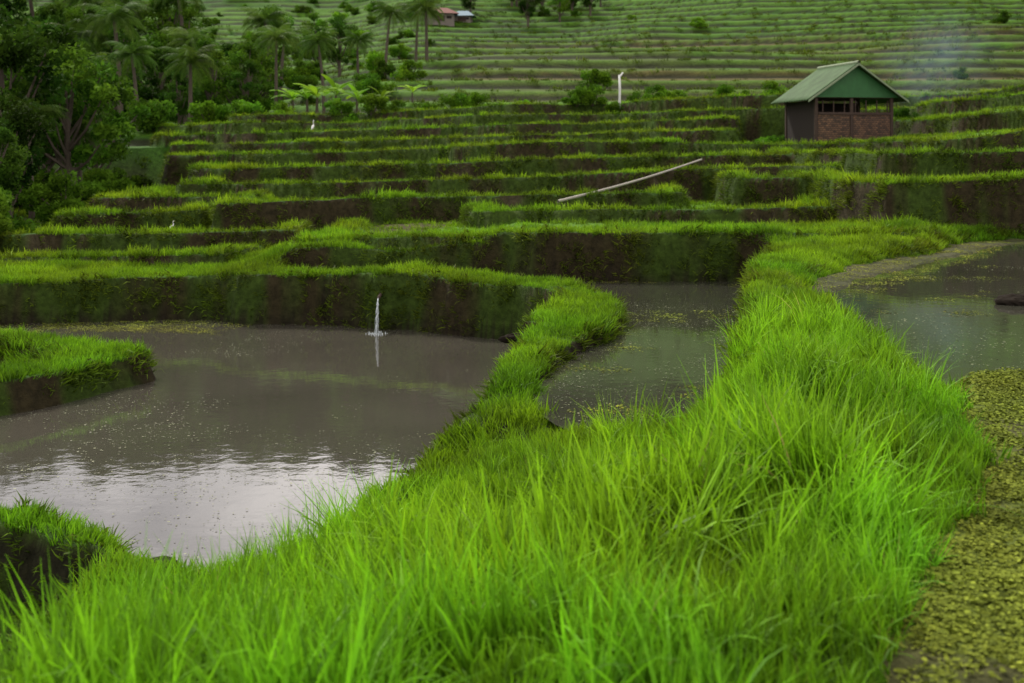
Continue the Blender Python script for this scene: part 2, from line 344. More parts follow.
def tuft(name,seed,nb,hmin,hmax,wid,spread,lean,mat,seg=3,curl=.6):
    r=srand(seed); V=[];F=[];H=[]
    for i in range(nb):
        a=r.uniform(0,2*math.pi); rr=spread*math.sqrt(r.random()); x,y=rr*math.cos(a),rr*math.sin(a)
        h=r.uniform(hmin,hmax); az=r.uniform(0,2*math.pi); ln=abs(r.normal(0,lean)); w=wid*r.uniform(.6,1.4)
        dx,dy=math.cos(az),math.sin(az); fx=r.uniform(0,math.pi); sx,sy=math.cos(fx),math.sin(fx)
        b=len(V); th=ln*.4; px,pz=0,0
        for s in range(seg+1):
            t=s/seg
            if s>0:
                px+=math.sin(th)*h/seg; pz+=math.cos(th)*h/seg; th+=ln*curl*1.6/seg+.05
            ww=w*(1-t**1.6)*.5+.0004
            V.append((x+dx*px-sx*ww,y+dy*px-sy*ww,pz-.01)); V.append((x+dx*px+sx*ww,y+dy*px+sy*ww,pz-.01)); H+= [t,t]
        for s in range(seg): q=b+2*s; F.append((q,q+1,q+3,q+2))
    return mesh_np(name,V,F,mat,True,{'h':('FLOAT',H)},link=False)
def cand(Nn,ymin,ymax,target,seed,xk=.52,xo=1.2):
    r=srand(seed); lr=math.log(ymax/ymin); Y=ymin*np.exp(r.random(Nn)*lr); hw=xk*Y+xo; X=(r.random(Nn)*2-1)*hw
    dens=Nn/(lr*2*hw*Y); keep=r.random(Nn)<np.minimum(1,target/dens)
    return X[keep],Y[keep]
def info(X,Y):
    e=.03; R=ground(X,Y,True); zx=(ground(X+e,Y)-ground(X-e,Y))/(2*e); zy=(ground(X,Y+e)-ground(X,Y-e))/(2*e)
    return R,zx,zy
def rots(X,zx,zy,seed,k=1.0,jit=.2,maxt=1.2):
    r=srand(seed); sl=np.sqrt(zx**2+zy**2); th=np.minimum(np.arctan(sl)*k,maxt)
    az=np.arctan2(-zx,zy)
    flat=sl<.35
    rz=np.where(flat,r.random(len(X))*6.283,az+r.normal(0,.3,len(X)))
    rx=np.where(flat,r.normal(0,jit,len(X)),th)
    return np.stack([rx,r.normal(0,jit*.6,len(X)),rz],1)

# foreground long grass
X,Y=cand(180000,1.5,9.3,380,1); R,zx,zy=info(X,Y); zz,pd=R[0],R[1]; sl=np.hypot(zx,zy)
m=(pd==0)&(sl<1.6)
den=.05+.95*ss((fbm(X*1.9,Y*1.9,90,3)-.38)*5.5); m&=srand(3).random(len(X))<den
m&=~((R[10]<.25)|((X<-2.0)&(Y>6.2)))
X,Y,zz,zx,zy=X[m],Y[m],zz[m],zx[m],zy[m]
dl,d2,d3,d4=R[7][m],R[8][m],R[9][m],R[10][m]
r=srand(5); hgt=(.12+1.5*fbm(X*1.9,Y*1.9,91,3))*r.uniform(.55,1.25,len(X))
hgt*=.45+.55*ss(np.minimum(np.minimum(dl,d4),np.minimum(d3,d2))/.55)
leftlow=ss((.2-X)/.8)*ss((Y-4.6)/1.5); hgt*=1-.4*leftlow
hgt*=1-.35*ss((Y-7.5)/2)
hgt*=1-.4*ss((Y-5.8)/1.2)*(1-ss((X-1.2)/.5))
hgt*=np.where(Y<2.6,.75,1)
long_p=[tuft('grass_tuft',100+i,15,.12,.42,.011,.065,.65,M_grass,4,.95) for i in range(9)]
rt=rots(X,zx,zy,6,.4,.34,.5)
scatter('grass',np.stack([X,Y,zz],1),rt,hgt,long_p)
q=srand(17).random(len(X))<.05
dry_p=[tuft('dry_tuft',150+i,5,.12,.40,.006,.05,.8,M_dry,4,1.1) for i in range(5)]
scatter('dry_grass',np.stack([X[q],Y[q],zz[q]],1),rt[q]*1.2,hgt[q]*1.05,dry_p)
tall_p=[tuft('tall_tuft',200+i,26,.3,.62,.011,.06,.5,M_grass,5,.8) for i in range(4)]
tp=[(-1.25,7.0,.75),(-1.1,7.2,.7),(-1.35,6.9,.6),(.62,7.7,.75),(.75,7.8,.7),(.5,7.8,.6),(.9,7.7,.6),(.3,7.2,.5),(2.4,7.6,.6),(2.3,6.9,.7),(2.05,6.1,.8),(2.45,8.3,.6),(1.8,5.3,.7),(1.4,4.6,.8),(-.3,5.2,.6),(.4,5,.6),(.8,5.6,.5),(.2,4.2,.6),(1.6,8.7,.7),(1.75,9.1,.8),(-.5,4.4,.6),(-1.2,4.6,.5),(1.1,4.0,.7),(-.9,6.6,.9),(-.8,6.9,.8),(-.75,6.5,.9),(-1.8,6.0,.5),(-.3,7.4,.5)]
tpp=np.array([(a+random.uniform(-.18,.18),b+random.uniform(-.18,.18),s*random.uniform(.7,1.15)) for a,b,s in tp for _ in range(4)])
scatter('tall_grass',np.stack([tpp[:,0],tpp[:,1],ground(tpp[:,0],tpp[:,1])-.02],1),np.stack([rng.normal(0,.2,len(tpp)),rng.normal(0,.2,len(tpp)),rng.random(len(tpp))*6],1),tpp[:,2],tall_p)
short_p=[tuft('turf_tuft',300+i,20,.03,.13,.010,.08,.7,M_bund,2,.8) for i in range(6)]
X,Y=cand(330000,1.8,21,460,11); R,zx,zy=info(X,Y); zz,pd=R[0],R[1]; sl=np.hypot(zx,zy)
m=(pd==0)&(sl<1.3)&(zz>.02); fieldm=(R[2]>.8)&(R[2]<5); m&=~(fieldm&(srand(12).random(len(X))<.6))
X,Y,zz,zx,zy=X[m],Y[m],zz[m],zx[m],zy[m]; r=srand(13)
scatter('bund_grass',np.stack([X,Y,zz],1),rots(X,zx,zy,14,.7,.25,.9),r.uniform(.4,1.2,len(X))*(.15+1.5*fbm(X*1.9,Y*1.9,95,3)),short_p)
far_p=[tuft('terrace_tuft',400+i,22,.06,.26,.022,.17,.6,M_ter,2,.8) for i in range(6)]
X,Y=cand(330000,19,54,85,21); R,zx,zy=info(X,Y); zz,pd,lp=R[0],R[1],R[2]; sl=np.hypot(zx,zy); rr=srand(22).random(len(X))
m=(pd==0)&(sl<1.2)&((lp<.75)|(rr<.45))&~R[3]
X,Y,zz,zx,zy,lp=X[m],Y[m],zz[m],zx[m],zy[m],lp[m]; r=srand(23)
scatter('terrace_grass',np.stack([X,Y,zz],1),rots(X,zx,zy,24,.7,.25,.9),r.uniform(.4,1.1,len(X))*np.where(lp<.7,.75,.5)*(.3+1.3*fbm(X*.8,Y*.8,96,3)),far_p)
wall_p=[tuft('weed_tuft',500+i,14,.03,.16,.013,.09,.9,M_wall,2,.9) for i in range(6)]
X,Y=cand(800000,5,54,500,31); R,zx,zy=info(X,Y); zz,pd=R[0],R[1]; sl=np.hypot(zx,zy)
rr=srand(32).random(len(X)); dn=ss((fbm(X*2.1,Y*2.1+zz*2,97,3)-.37)*6)
m=((sl>=.9)&(zz>-.35)&(pd!=3.5)&(rr<(.10+.7*dn)*np.where(Y>22,1.25,1)))&~R[3]
m&=~(((pd==1)&(zz<.12))|((pd==2)&(zz<.66))|((pd==3)&(zz<1.05))|((np.abs(sIS(X,Y))<.5)&(zz<.14)))
X,Y,zz,zx,zy=X[m],Y[m],zz[m],zx[m],zy[m]; r=srand(33)
scatter('wall_weeds',np.stack([X,Y,zz],1),rots(X,zx,zy,34,.9,.3,1.25),r.uniform(.4,1.1,len(X))*(1+.01*Y),wall_p)
fh_p=[tuft('hill_tuft',600+i,30,.1,.4,.06,.5,.6,M_wall,2,.8) for i in range(5)]
X,Y=cand(120000,50,130,1.8,41,.5,2); R,zx,zy=info(X,Y); f_=R[5]; rr=srand(42).random(len(X))
m=R[3]&((f_<.12)|(f_>.86)|(rr<.06)); X,Y,zz,zx,zy=X[m],Y[m],R[0][m],zx[m],zy[m]
scatter('hillside_grass',np.stack([X,Y,zz],1),rots(X,zx,zy,44,.5,.2,.6),srand(45).uniform(.3,.8,len(X)),fh_p)

def bits(name,seed,n,rad,size,mat,flat=.3):
    r=srand(seed); V=[];F=[];H=[]
    for i in range(n):
        a=r.uniform(0,6.28); q=rad*math.sqrt(r.random()); c=Vector((q*math.cos(a),q*math.sin(a),r.uniform(0,.008)))
        s=size*r.uniform(.5,1.3); t=Matrix.Rotation(r.uniform(0,6.28),3,'Z')@Matrix.Rotation(r.normal(0,flat),3,'X')
        b=len(V); h=r.random()
        for kx in range(6):
            aa=kx*math.pi/3; V.append(c+t@Vector((s*math.cos(aa),s*.75*math.sin(aa),0))); H.append(h)
        F.append(tuple(range(b,b+6)))
    return mesh_np(name,[tuple(v) for v in V],F,mat,False,{'h':('FLOAT',H)},link=False)
dk=[bits('frond_cluster',700+i,28,.07,.008,M_duck,.5) for i in range(5)]
X,Y=cand(120000,2,9.5,600,51,.6,2); R=ground(X,Y,True); m=(R[1]>3.3)&(R[1]<3.9)&(srand(52).random(len(X))<.25+.75*ss((fbm(X*3,Y*3,77,3)*-1+.70)*5)); X,Y,zz=X[m],Y[m],R[0][m]
scatter('duckweed',np.stack([X,Y,np.maximum(zz,1.0)+.004],1),np.stack([0*X,0*X,srand(53).random(len(X))*6.28],1),srand(54).uniform(.6,1.3,len(X)),dk)
al=[bits('algae_cluster',740+i,34,.15,.010,M_duck,.2) for i in range(5)]
X,Y=cand(160000,8,20.5,110,56,.55,1); R=ground(X,Y,True); pdn=R[1]; n_=fbm(X*1.2,Y*1.8,58,4)
dn=(pdn==1)*ss((Y-16.2-.5*(n_-.5))/.5)*ss((-3.6-X)/1.2)*.8+(pdn==2)*ss((n_-.62)*8)*.35+(pdn==3)*ss((.75+n_-(-R[9]))/.3-1.2)*ss((Y-12)/2)*.45+(pdn==3)*ss((n_-.66)*8)*.25
lev=np.where(pdn==1,0,np.where(pdn==2,.55,1.0)); m=(srand(59).random(len(X))<dn); X,Y,lev,zz=X[m],Y[m],lev[m],R[0][m]
scatter('pond_algae',np.stack([X,Y,np.maximum(lev,zz)+.003],1),np.stack([0*X,0*X,srand(60).random(len(X))*6.28],1),srand(60).uniform(.5,1.2,len(X)),al)
fb=[bits('floating_cluster',720+i,5,.16,.008,M_bits,.1) for i in range(5)]
X,Y=cand(160000,5,21,70,61,.55,1); R=ground(X,Y,True); pdn=R[1]
sh=np.where(pdn==1,-R[7],np.where(pdn==2,-R[8],-R[9]))
dn=.03+.5*ss((fbm(X*.6,Y*.6,98,4)-.54)*8)+.5*ss((.35-sh)/.35)
dn=np.where(pdn==2,dn*1.7,dn)
lev=np.where(pdn==1,0,np.where(pdn==2,.55,1.0))
m=((pdn==1)|(pdn==2)|((pdn>=3)&(pdn<3.3)))&(srand(62).random(len(X))<dn)&(R[0]<lev)
X,Y,lev=X[m],Y[m],lev[m]
scatter('floating_duckweed',np.stack([X,Y,lev+.002],1),np.stack([0*X,0*X,srand(63).random(len(X))*6.28],1),srand(64).uniform(.5,1.2,len(X)),fb)

# ------------------------------------------------------------------ trees
def leaves(C_,R_,n,size,seed):
    r=srand(seed); V=[];F=[];H=[]
    for c,rad in zip(C_,R_):
        hc=r.uniform(0,.7)
        d=r.normal(0,1,(n,3)); d/=np.linalg.norm(d,axis=1,keepdims=True); q=rad*r.random(n)**.4
        p=np.array(c)+d*q[:,None]*np.array([1,1,.75])
        A=r.normal(0,1,(n,3)); A/=np.linalg.norm(A,axis=1,keepdims=True); B=np.cross(A,r.normal(0,1,(n,3))); B/=np.linalg.norm(B,axis=1,keepdims=True)+1e-9
        S=size*r.uniform(.6,1.4,n)
        for i in range(n):
            b=len(V); s=S[i]
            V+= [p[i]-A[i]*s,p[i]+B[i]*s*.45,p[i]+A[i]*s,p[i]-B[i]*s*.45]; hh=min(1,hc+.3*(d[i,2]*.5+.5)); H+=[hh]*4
            F.append((b,b+1,b+2,b+3))
    return V,F,H
def finish_tree(nm,V,F,nf,nv,LH,mat):
    me=bpy.data.meshes.new(nm); me.from_pydata([tuple(v) for v in V],[],F); me.materials.append(M_bark); me.materials.append(mat)
    me.polygons.foreach_set('material_index',[0]*nf+[1]*(len(F)-nf)); A=me.attributes.new('h','FLOAT','POINT'); A.data.foreach_set('value',[0.]*nv+list(LH)); me.update(); return me
def tree_mesh(seed,h,mat,ncl=34,nl=150,crown=.30,leaf=.11):
    r=srand(seed); V=[];F=[]
    bend=r.normal(0,.05*h,2)
    tp=[(bend[0]*t*t,bend[1]*t*t,h*.8*t-.2) for t in np.linspace(0,1,7)]
    tube(V,F,tp,[h*.03*(1-.75*t) for t in np.linspace(0,1,7)],8)
    Cc=[];Rr=[]
    for i in range(ncl):
        t=r.uniform(.18,1); a=r.uniform(0,6.28); env=math.sin(min(1,max(0,(t-.12)/.88))*math.pi*.85+.25)
        rad=h*crown*env*r.uniform(.4,1.2)
        c=(bend[0]*t+rad*math.cos(a),bend[1]*t+rad*math.sin(a),h*(.12+.84*t)); Cc.append(c); Rr.append(h*r.uniform(.06,.12))
        if i%2==0:
            t0=t*.65; s=Vector((bend[0]*t0*t0,bend[1]*t0*t0,h*.8*t0)); e=Vector(c); mid=(s+e)/2+Vector((0,0,-.04*h))
            tube(V,F,[s,mid,e],[h*.012,h*.008,h*.003],5)
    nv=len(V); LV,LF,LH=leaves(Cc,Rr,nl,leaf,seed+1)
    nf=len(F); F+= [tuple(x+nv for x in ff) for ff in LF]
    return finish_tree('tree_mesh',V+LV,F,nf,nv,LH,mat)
def place(name,me,x,y,s=1,rz=None,dz=0):
    ob=bpy.data.objects.new(name,me); scene.collection.objects.link(ob)
    zz=float(ground(np.array([x],float),np.array([y],float))[0]); ob.location=(x,y,zz-.05+dz); ob.scale=(s,s,s); ob.rotation_euler=(0,0,random.uniform(0,6.28) if rz is None else rz); return ob
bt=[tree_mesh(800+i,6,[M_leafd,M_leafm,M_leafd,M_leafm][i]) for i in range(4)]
def shrub_mesh(seed,mat):
    r=srand(seed); V=[];F=[]; Cc=[];Rr=[]
    for i in range(14):
        a=r.uniform(0,6.28); q=r.uniform(0,.65); c=(q*math.cos(a),q*math.sin(a),r.uniform(.2,.9)*(1.1-q*.6)); Cc.append(c); Rr.append(r.uniform(.2,.33)); tube(V,F,[(0,0,-.1),(c[0]*.4,c[1]*.4,c[2]*.5),c],[.03,.02,.008],5)
    nv=len(V);nf=len(F); LV,LF,LH=leaves(Cc,Rr,190,.055,seed+1); F+=[tuple(x+nv for x in ff) for ff in LF]
    return finish_tree('shrub_mesh',V+LV,F,nf,nv,LH,mat)
M_shrub=leafmat('shrub_leaf',(.025,.085,.006),(.14,.33,.015),transl=.35,spec=.05,rough=.8)
sm=[shrub_mesh(850+i,M_shrub) for i in range(3)]; smd=[shrub_mesh(860+i,M_leafm) for i in range(2)]
def palm_mesh(seed,h):
    r=srand(seed); V=[];F=[]; b=r.normal(0,.07*h,2)
    tp=[Vector((b[0]*t*t,b[1]*t*t,h*t-.2*(1-t))) for t in np.linspace(0,1,9)]
    tube(V,F,tp,[.16-.07*t for t in np.linspace(0,1,9)],8); top=tp[-1]; nf0=len(F)
    for i in range(24):
        az=i*2.4+r.uniform(-.2,.2); el=r.uniform(-.45,1.25); Lf=r.uniform(2.0,2.7); d=Vector((math.cos(az),math.sin(az),0)); p_=top.copy(); th=el; pts=[p_.copy()]
        for s in range(10):
            p_=p_+(d*math.cos(th)+Vector((0,0,math.sin(th))))*Lf/10; th-=.16; pts.append(p_.copy())
        side=d.cross(Vector((0,0,1)))
        for s in range(10):
            w=.02*(1-s/11); a0=len(V); V+=[pts[s]-side*w,pts[s]+side*w,pts[s+1]+side*w,pts[s+1]-side*w]; F.append((a0,a0+1,a0+2,a0+3))
            for q in range(3):
                base=pts[s].lerp(pts[s+1],q/3); ll=.75*math.sin(min(1,(s+q/3+1.0)/9.5)*math.pi*.9+.1)*r.uniform(.8,1.1)+.05; fw=(pts[s+1]-pts[s]).normalized()
                for sg in (-1,1):
                    dd=(side*sg*.8+fw*.55+Vector((0,0,-.35-.25*r.random()))).normalized(); a0=len(V)
                    V+=[base-fw*.022,base+fw*.022,base+dd*ll*.6+fw*.02+Vector((0,0,-.02)),base+dd*ll+Vector((0,0,-.12*ll))]; F.append((a0,a0+1,a0+2,a0+3))
    return finish_tree('palm_mesh',V,F,nf0,0,[.5]*len(V),M_palm)
pm_=[palm_mesh(900+i,h) for i,h in enumerate((5.2,6.2,4.2))]
def banana_mesh(seed):
    r=srand(seed); V=[];F=[]; tube(V,F,[(0,0,-.1),(.02,0,.4),(.03,.02,.9)],[.09,.07,.05],8); nf0=len(F)
    for i in range(9):
        az=i*2.4; el=r.uniform(.7,1.4); d=Vector((math.cos(az),math.sin(az),0)); side=d.cross(Vector((0,0,1))); p_=Vector((0,0,.85)); th=el; Lf=r.uniform(1.0,1.5); prev=None
        for s in range(9):
            w=.15*math.sin(min(1,max(0,(s-1)/7.2))*math.pi*.93)+.012; a0=len(V); V+=[p_-side*w-Vector((0,0,w*.4)),p_.copy(),p_+side*w-Vector((0,0,w*.4))]
            if prev is not None: F.append((prev,prev+1,a0+1,a0)); F.append((prev+1,prev+2,a0+2,a0+1))
            prev=a0; p_=p_+(d*math.cos(th)+Vector((0,0,math.sin(th))))*Lf/8; th-=.18
    return finish_tree('banana_mesh',V,F,nf0,0,[.5]*len(V),M_banana)
bm_=[banana_mesh(950),banana_mesh(951)]
for i,(x,y,s) in enumerate([(-12.6,30,.85),(-12.2,33,.75),(-14,27,.95),(-13.6,35,.9),(-15,33,1.1),(-10.6,24.5,.42),(-11.1,26.5,.5),(-13.2,38,.7),(-15.5,42,.85),
  (-15.4,62,.85),(-17.5,60,.7),(-19.5,66,.95),(-23,70,1.1),(-26,72,1.2),(-29,76,1.3),(-13.2,60,.75),(-32,70,1.2),(-21.5,80,1.1),(-36,84,1.4),(-17,84,1.0),
  (3,118,.8),(6,120,.7),(9,122,.6),(0,121,.7),(-4,116,.5),(-30,62,1.1),(-27,58,.9),(-24,55,.75),(-18.5,56,.5),(-20.5,56,.6),(-15.8,57,.5),(-22,61,.8),(-25.5,64,1.0),(-19,72,.9),(-16.5,71,.8),(-24,84,1.2),(-28.5,86,1.3),(-13.8,66,.7),(-12.4,56,.5),(-33,90,1.4),(-11.5,80,.7),(-14.5,90,.8),(1.5,112,.7),(4.5,113,.6),(7.5,115,.6)]):
    place('broadleaf_tree',bt[i%4] if i>8 else bt[(i*2+(i%3==1))%4],x,y,s)
for i,(x,y,s) in enumerate([(-26.5,82,1.15),(-22.5,83,1.2),(-24.8,88,1.2),(-20,75,.95),(-7.6,72,.65),(-5.4,76,.8),(-16.5,82,1.0),(-30.5,84,1.2),(-12.6,35,.55),(-11.6,29,.5),(-34,86,1.3),(-9.5,74,.6),(0.5,122,.8),(4.5,124,.8),(-2,126,.9),(-13.5,70,.8),(-18,66,.85),(-23,64,.9),(-6.4,80,.7),(-17.6,54,.82),(-14.2,53,.72),(-20.0,54,.85),(-11.0,56,.6),(-17.2,48,.62),(-15.6,50,.62),(-9.4,60,.6)]):
    place('coconut_palm',pm_[i%3],x,y,s)
for i,(x,y,s) in enumerate([(-8.6,53,.95),(-7.9,54,1.05),(-9.3,54.5,.9),(-7.1,55,.8),(-10.2,56,.9),(-6.2,57,.7),(-4.8,58,.6)]): place('banana_plant',bm_[i%2],x,y,s)
for i,(x,y,s) in enumerate([(-5.9,50.5,.9),(-4.9,51,.75),(-2.3,50.8,1.0),(-1.6,51,.9),(2.7,50.5,.75),(3.4,50.8,1.0),(4.3,50.2,.8),(6.1,50.2,.95),(6.9,50.6,.75),(8.7,49.5,.8),(10.6,49,.9),(-11.5,51,1.1),(-12.6,50,1.3),(-9.9,51.5,.9),(8.3,38.9,.5),(-7.4,51,.9),(-6.7,50.6,.7),(-3.6,50.7,.6),(.6,50.6,.5),(9.6,49.4,.55)]): place('shrub',sm[i%3],x,y,s)
for i,(x,y,s) in enumerate([(-9.8,21.6,1.0),(-10.1,23,1.2),(-10.4,28,1.2),(-11.2,30,1.2),(-9.9,19.6,.7),(9,40.6,.6),(5.5,52,.7),(13.4,41,.6),(-13.6,44,1.3),(-14.6,48,1.6),(-11.6,34,1.2),(-12.4,37,1.2),(-12.2,27,1.3),(-11.4,25,1.0),(-13.4,32,1.6)]): place('shrub',smd[i%2],x,y,s)
def obj(n,me): return bpy.data.objects.new(n,me)
r=srand(81); n=900; Y=62*np.exp(r.random(n)*math.log(150/62)); X=(r.random(n)*2-1)*(.55*Y); keep=r.random(n)<(.015+.7*ss((-4-X)/12)+.35*ss((Y-112)/20)); X,Y=X[keep],Y[keep]
scatter('hillside_shrubs',np.stack([X,Y,ground(X,Y)-.05],1),np.stack([0*X,0*X,r.random(len(X))*6.28],1),r.uniform(.4,1.5,len(X)),[obj('shrub_part',q) for q in sm+smd])
r=srand(71); n=1200; X=r.uniform(-115,115,n); Y=r.uniform(150,245,n)
scatter('distant_forest',np.stack([X,Y,ground(X,Y)-.4],1),np.stack([0*X,0*X,r.random(n)*6.28],1),r.uniform(.9,1.6,n),[obj('forest_part',bt[i]) for i in range(4)])

# ------------------------------------------------------------------ hut
def empty(name,loc,rz=0,s=(1,1,1)):
    e=bpy.data.objects.new(name,None); scene.collection.objects.link(e); e.location=loc; e.rotation_euler=(0,0,rz); e.scale=s; return e
def box(name,x0,x1,y0,y1,z0,z1,mat,parent,bev=.008):
    V=[(x,y,z_) for z_ in (z0,z1) for x,y in ((x0,y0),(x1,y0),(x1,y1),(x0,y1))]
    F=[(3,2,1,0),(4,5,6,7),(0,1,5,4),(1,2,6,5),(2,3,7,6),(3,0,4,7)]
    ob=py_mesh(name,V,F,mat,parent=parent)
    if bev: b=ob.modifiers.new('b','BEVEL'); b.width=bev; b.segments=1
    return ob
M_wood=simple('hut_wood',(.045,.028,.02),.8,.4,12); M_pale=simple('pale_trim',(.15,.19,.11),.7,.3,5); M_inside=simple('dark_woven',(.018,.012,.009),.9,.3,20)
M_roof=simple('green_metal_roof',(.045,.085,.032),.75,.5,2.2,0,.1,.15); M_gable=simple('green_gable',(.022,.095,.025),.6,.3,5)
m,nt=newmat('woven_bamboo_wall'); L=nt.links.new; o=N(nt,'ShaderNodeOutputMaterial'); p=N(nt,'ShaderNodeBsdfPrincipled'); tc=N(nt,'ShaderNodeTexCoord'); mp=N(nt,'ShaderNodeMapping'); mp.inputs['Rotation'].default_value=(math.pi/2,0,0)
bk=N(nt,'ShaderNodeTexBrick'); bk.inputs['Scale'].default_value=4.2; bk.inputs['Color1'].default_value=(.22,.115,.06,1); bk.inputs['Color2'].default_value=(.07,.042,.026,1); bk.inputs['Mortar'].default_value=(.03,.022,.015,1); bk.inputs['Mortar Size'].default_value=.03
nn_=N(nt,'ShaderNodeTexNoise'); nn_.inputs['Scale'].default_value=2.5; nn_.inputs['Detail'].default_value=5; L(tc.outputs['Object'],nn_.inputs[0])
mxx=N(nt,'ShaderNodeMix',data_type='RGBA',blend_type='MULTIPLY'); mxx.inputs[0].default_value=.7; L(bk.outputs[0],mxx.inputs[6]); L(nn_.outputs[0],mxx.inputs[7])
L(tc.outputs['Object'],mp.inputs[0]); L(mp.outputs[0],bk.inputs[0]); L(mxx.outputs[2],p.inputs['Base Color']); p.inputs['Roughness'].default_value=.9; L(p.outputs[0],o.inputs[0]); M_brick=m
HX,HY=10.75,39.6
hut=empty('farm_hut',(HX,HY,2.54),math.radians(10),(.86,.86,1.08))
W=1.5;Dp=1.35;HW=1.5
box('floor_slab',-W-.1,W+.1,-Dp-.1,Dp+.1,-.5,.04,simple('slab',(.08,.07,.06)),hut)
for i,(x,y) in enumerate([(-W,-Dp),(W,-Dp),(W,Dp),(-W,Dp),(-.1,-Dp)]): box('post_%d'%(i+1),x-.06,x+.06,y-.06,y+.06,.04,HW,M_wood,hut)
box('front_wall',-W+.07,-.17,-Dp-.04,-Dp+.04,.04,1.05,M_brick,hut); box('front_wall_right',-.03,W-.07,-Dp-.04,-Dp+.04,.04,1.05,M_brick,hut)
box('wall_rail',-W+.07,W-.07,-Dp-.075,-Dp-.045,1.0,1.08,M_wood,hut)
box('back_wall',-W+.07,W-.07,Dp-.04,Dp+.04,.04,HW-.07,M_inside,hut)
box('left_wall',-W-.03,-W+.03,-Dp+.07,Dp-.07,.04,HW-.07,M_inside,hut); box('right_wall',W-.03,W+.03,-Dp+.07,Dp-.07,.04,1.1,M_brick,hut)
for i in range(7): 
    xx=-W+.3+i*.43; box('slat_%d'%i,xx-.02,xx+.02,-Dp+.05,-Dp+.08,.9,HW-.06,M_wood,hut,0)
box('front_beam',-W-.06,W+.06,-Dp-.05,-Dp+.05,HW,HW+.1,M_wood,hut); box('back_beam',-W-.06,W+.06,Dp-.05,Dp+.05,HW,HW+.1,M_wood,hut)
RW=1.98; RZ=2.52; EZ=1.42; RY=1.75
def slope_mesh(name,sg):
    V=[];F=[];n=60;mm=8
    for i in range(n+1):
        y=-RY+2*RY*i/n; c=.018*math.sin(i*2*math.pi/4)
        for j in range(mm+1):
            t=j/mm; V.append((sg*RW*t,y,RZ-(RZ-EZ)*t+c))
    for i in range(n):
        for j in range(mm):
            a=i*(mm+1)+j; F.append((a,a+1,a+mm+2,a+mm+1))
    ob=py_mesh(name,V,F,M_roof,smooth=True,parent=hut); s=ob.modifiers.new('s','SOLIDIFY'); s.thickness=.02; return ob
slope_mesh('roof_left',-1); slope_mesh('roof_right',1)
V=[];F=[]; tube(V,F,[(0,-RY-.03,RZ+.03),(0,RY+.03,RZ+.03)],[.05,.05],8); py_mesh('ridge_cap',V,F,M_pale,parent=hut)
for sg in (-1,1):
    V=[(0,-RY-.05,RZ+.0),(0,-RY-.02,RZ),(sg*RW,-RY-.02,EZ),(sg*RW,-RY-.05,EZ)]; V+= [(a,b,c-.06) for a,b,c in V]
    py_mesh('barge_board_%s'%('l' if sg<0 else 'r'),V,[(0,1,2,3),(7,6,5,4),(0,3,7,4),(1,5,6,2),(2,6,7,3),(0,4,5,1)],M_pale,parent=hut)
py_mesh('gable_panel',[(-RW+.22,-Dp-.12,EZ+.1),(RW-.22,-Dp-.12,EZ+.1),(0,-Dp-.12,RZ-.06),(-RW+.22,-Dp-.09,EZ+.1),(RW-.22,-Dp-.09,EZ+.1),(0,-Dp-.09,RZ-.06)],[(0,1,2),(5,4,3),(0,3,4,1),(1,4,5,2),(2,5,3,0)],M_gable,parent=hut)
M_tile=simple('red_tile',(.12,.04,.03),.8,.3,3); M_plaster=simple('plaster',(.14,.12,.10),.8,.2,3)
def house(x,y,w,d,h,rz,roofm):
    zz=float(ground(np.array([float(x)]),np.array([float(y)]))[0]); e=empty('farm_house',(x,y,zz),rz)
    box('walls',-w,w,-d,d,-.5,h,M_plaster,e); box('door',-.4,.4,-d-.03,-d-.005,0,h*.75,M_wood,e); box('window',w*.45,w*.8,-d-.03,-d-.005,h*.35,h*.7,M_inside,e)
    V=[(-w-.4,-d-.4,h),(w+.4,-d-.4,h),(w+.4,d+.4,h),(-w-.4,d+.4,h),(-w*.6,0,h+d*.7),(w*.6,0,h+d*.7)]
    py_mesh('roof',V,[(0,1,5,4),(1,2,5),(2,3,4,5),(3,0,4),(3,2,1,0)],roofm,parent=e)
house(-6.8,112,1.3,.9,.7,.2,M_tile); house(-4.6,113,.8,.8,.5,-.1,simple('blue_roof',(.08,.14,.18),.7)); house(-26,76,1.3,1.0,.9,.3,simple('grey_roof',(.2,.2,.2),.7))

# ------------------------------------------------------------------ small objects
M_bamboo=simple('weathered_bamboo',(.27,.25,.21),.5,.3,14); M_white=simple('white_feather',(.6,.6,.57),.7,.05); M_beak=simple('beak',(.3,.2,.03),.5); 
V=[];F=[]; pts=[(.93+t*3.5,24.35+t*3.7,1.46+.82*t-.05*math.sin(t*3.14)) for t in np.linspace(0,1,17)]; tube(V,F,pts,[.03-.01*t for t in np.linspace(0,1,17)],8); py_mesh('bamboo_pole',V,F,M_bamboo,smooth=True)
V=[];F=[]; zp=float(ground(np.array([4.5]),np.array([50.3]))[0]); tube(V,F,[(4.5,50.3,zp-.2),(4.52,50.3,zp+.7),(4.5,50.3,zp+1.3)],[.05,.05,.045],8); tube(V,F,[(4.5,50.3,zp+1.2),(4.65,50.25,zp+1.4)],[.04,.03],6); py_mesh('white_post',V,F,M_white,smooth=True)
V=[];F=[]; tube(V,F,[(-1.84,17.15,.50),(-1.84,16.5,.46)],[.022,.022],10); sp=empty('water_spout',(0,0,0)); py_mesh('bamboo_tube',V,F,M_wood,smooth=True,parent=sp)
mw,nt=newmat('falling_water_white'); o=N(nt,'ShaderNodeOutputMaterial'); p=N(nt,'ShaderNodeBsdfPrincipled'); p.inputs['Base Color'].default_value=(.36,.40,.41,1); p.inputs['Roughness'].default_value=.2; nt.links.new(p.outputs[0],o.inputs[0])
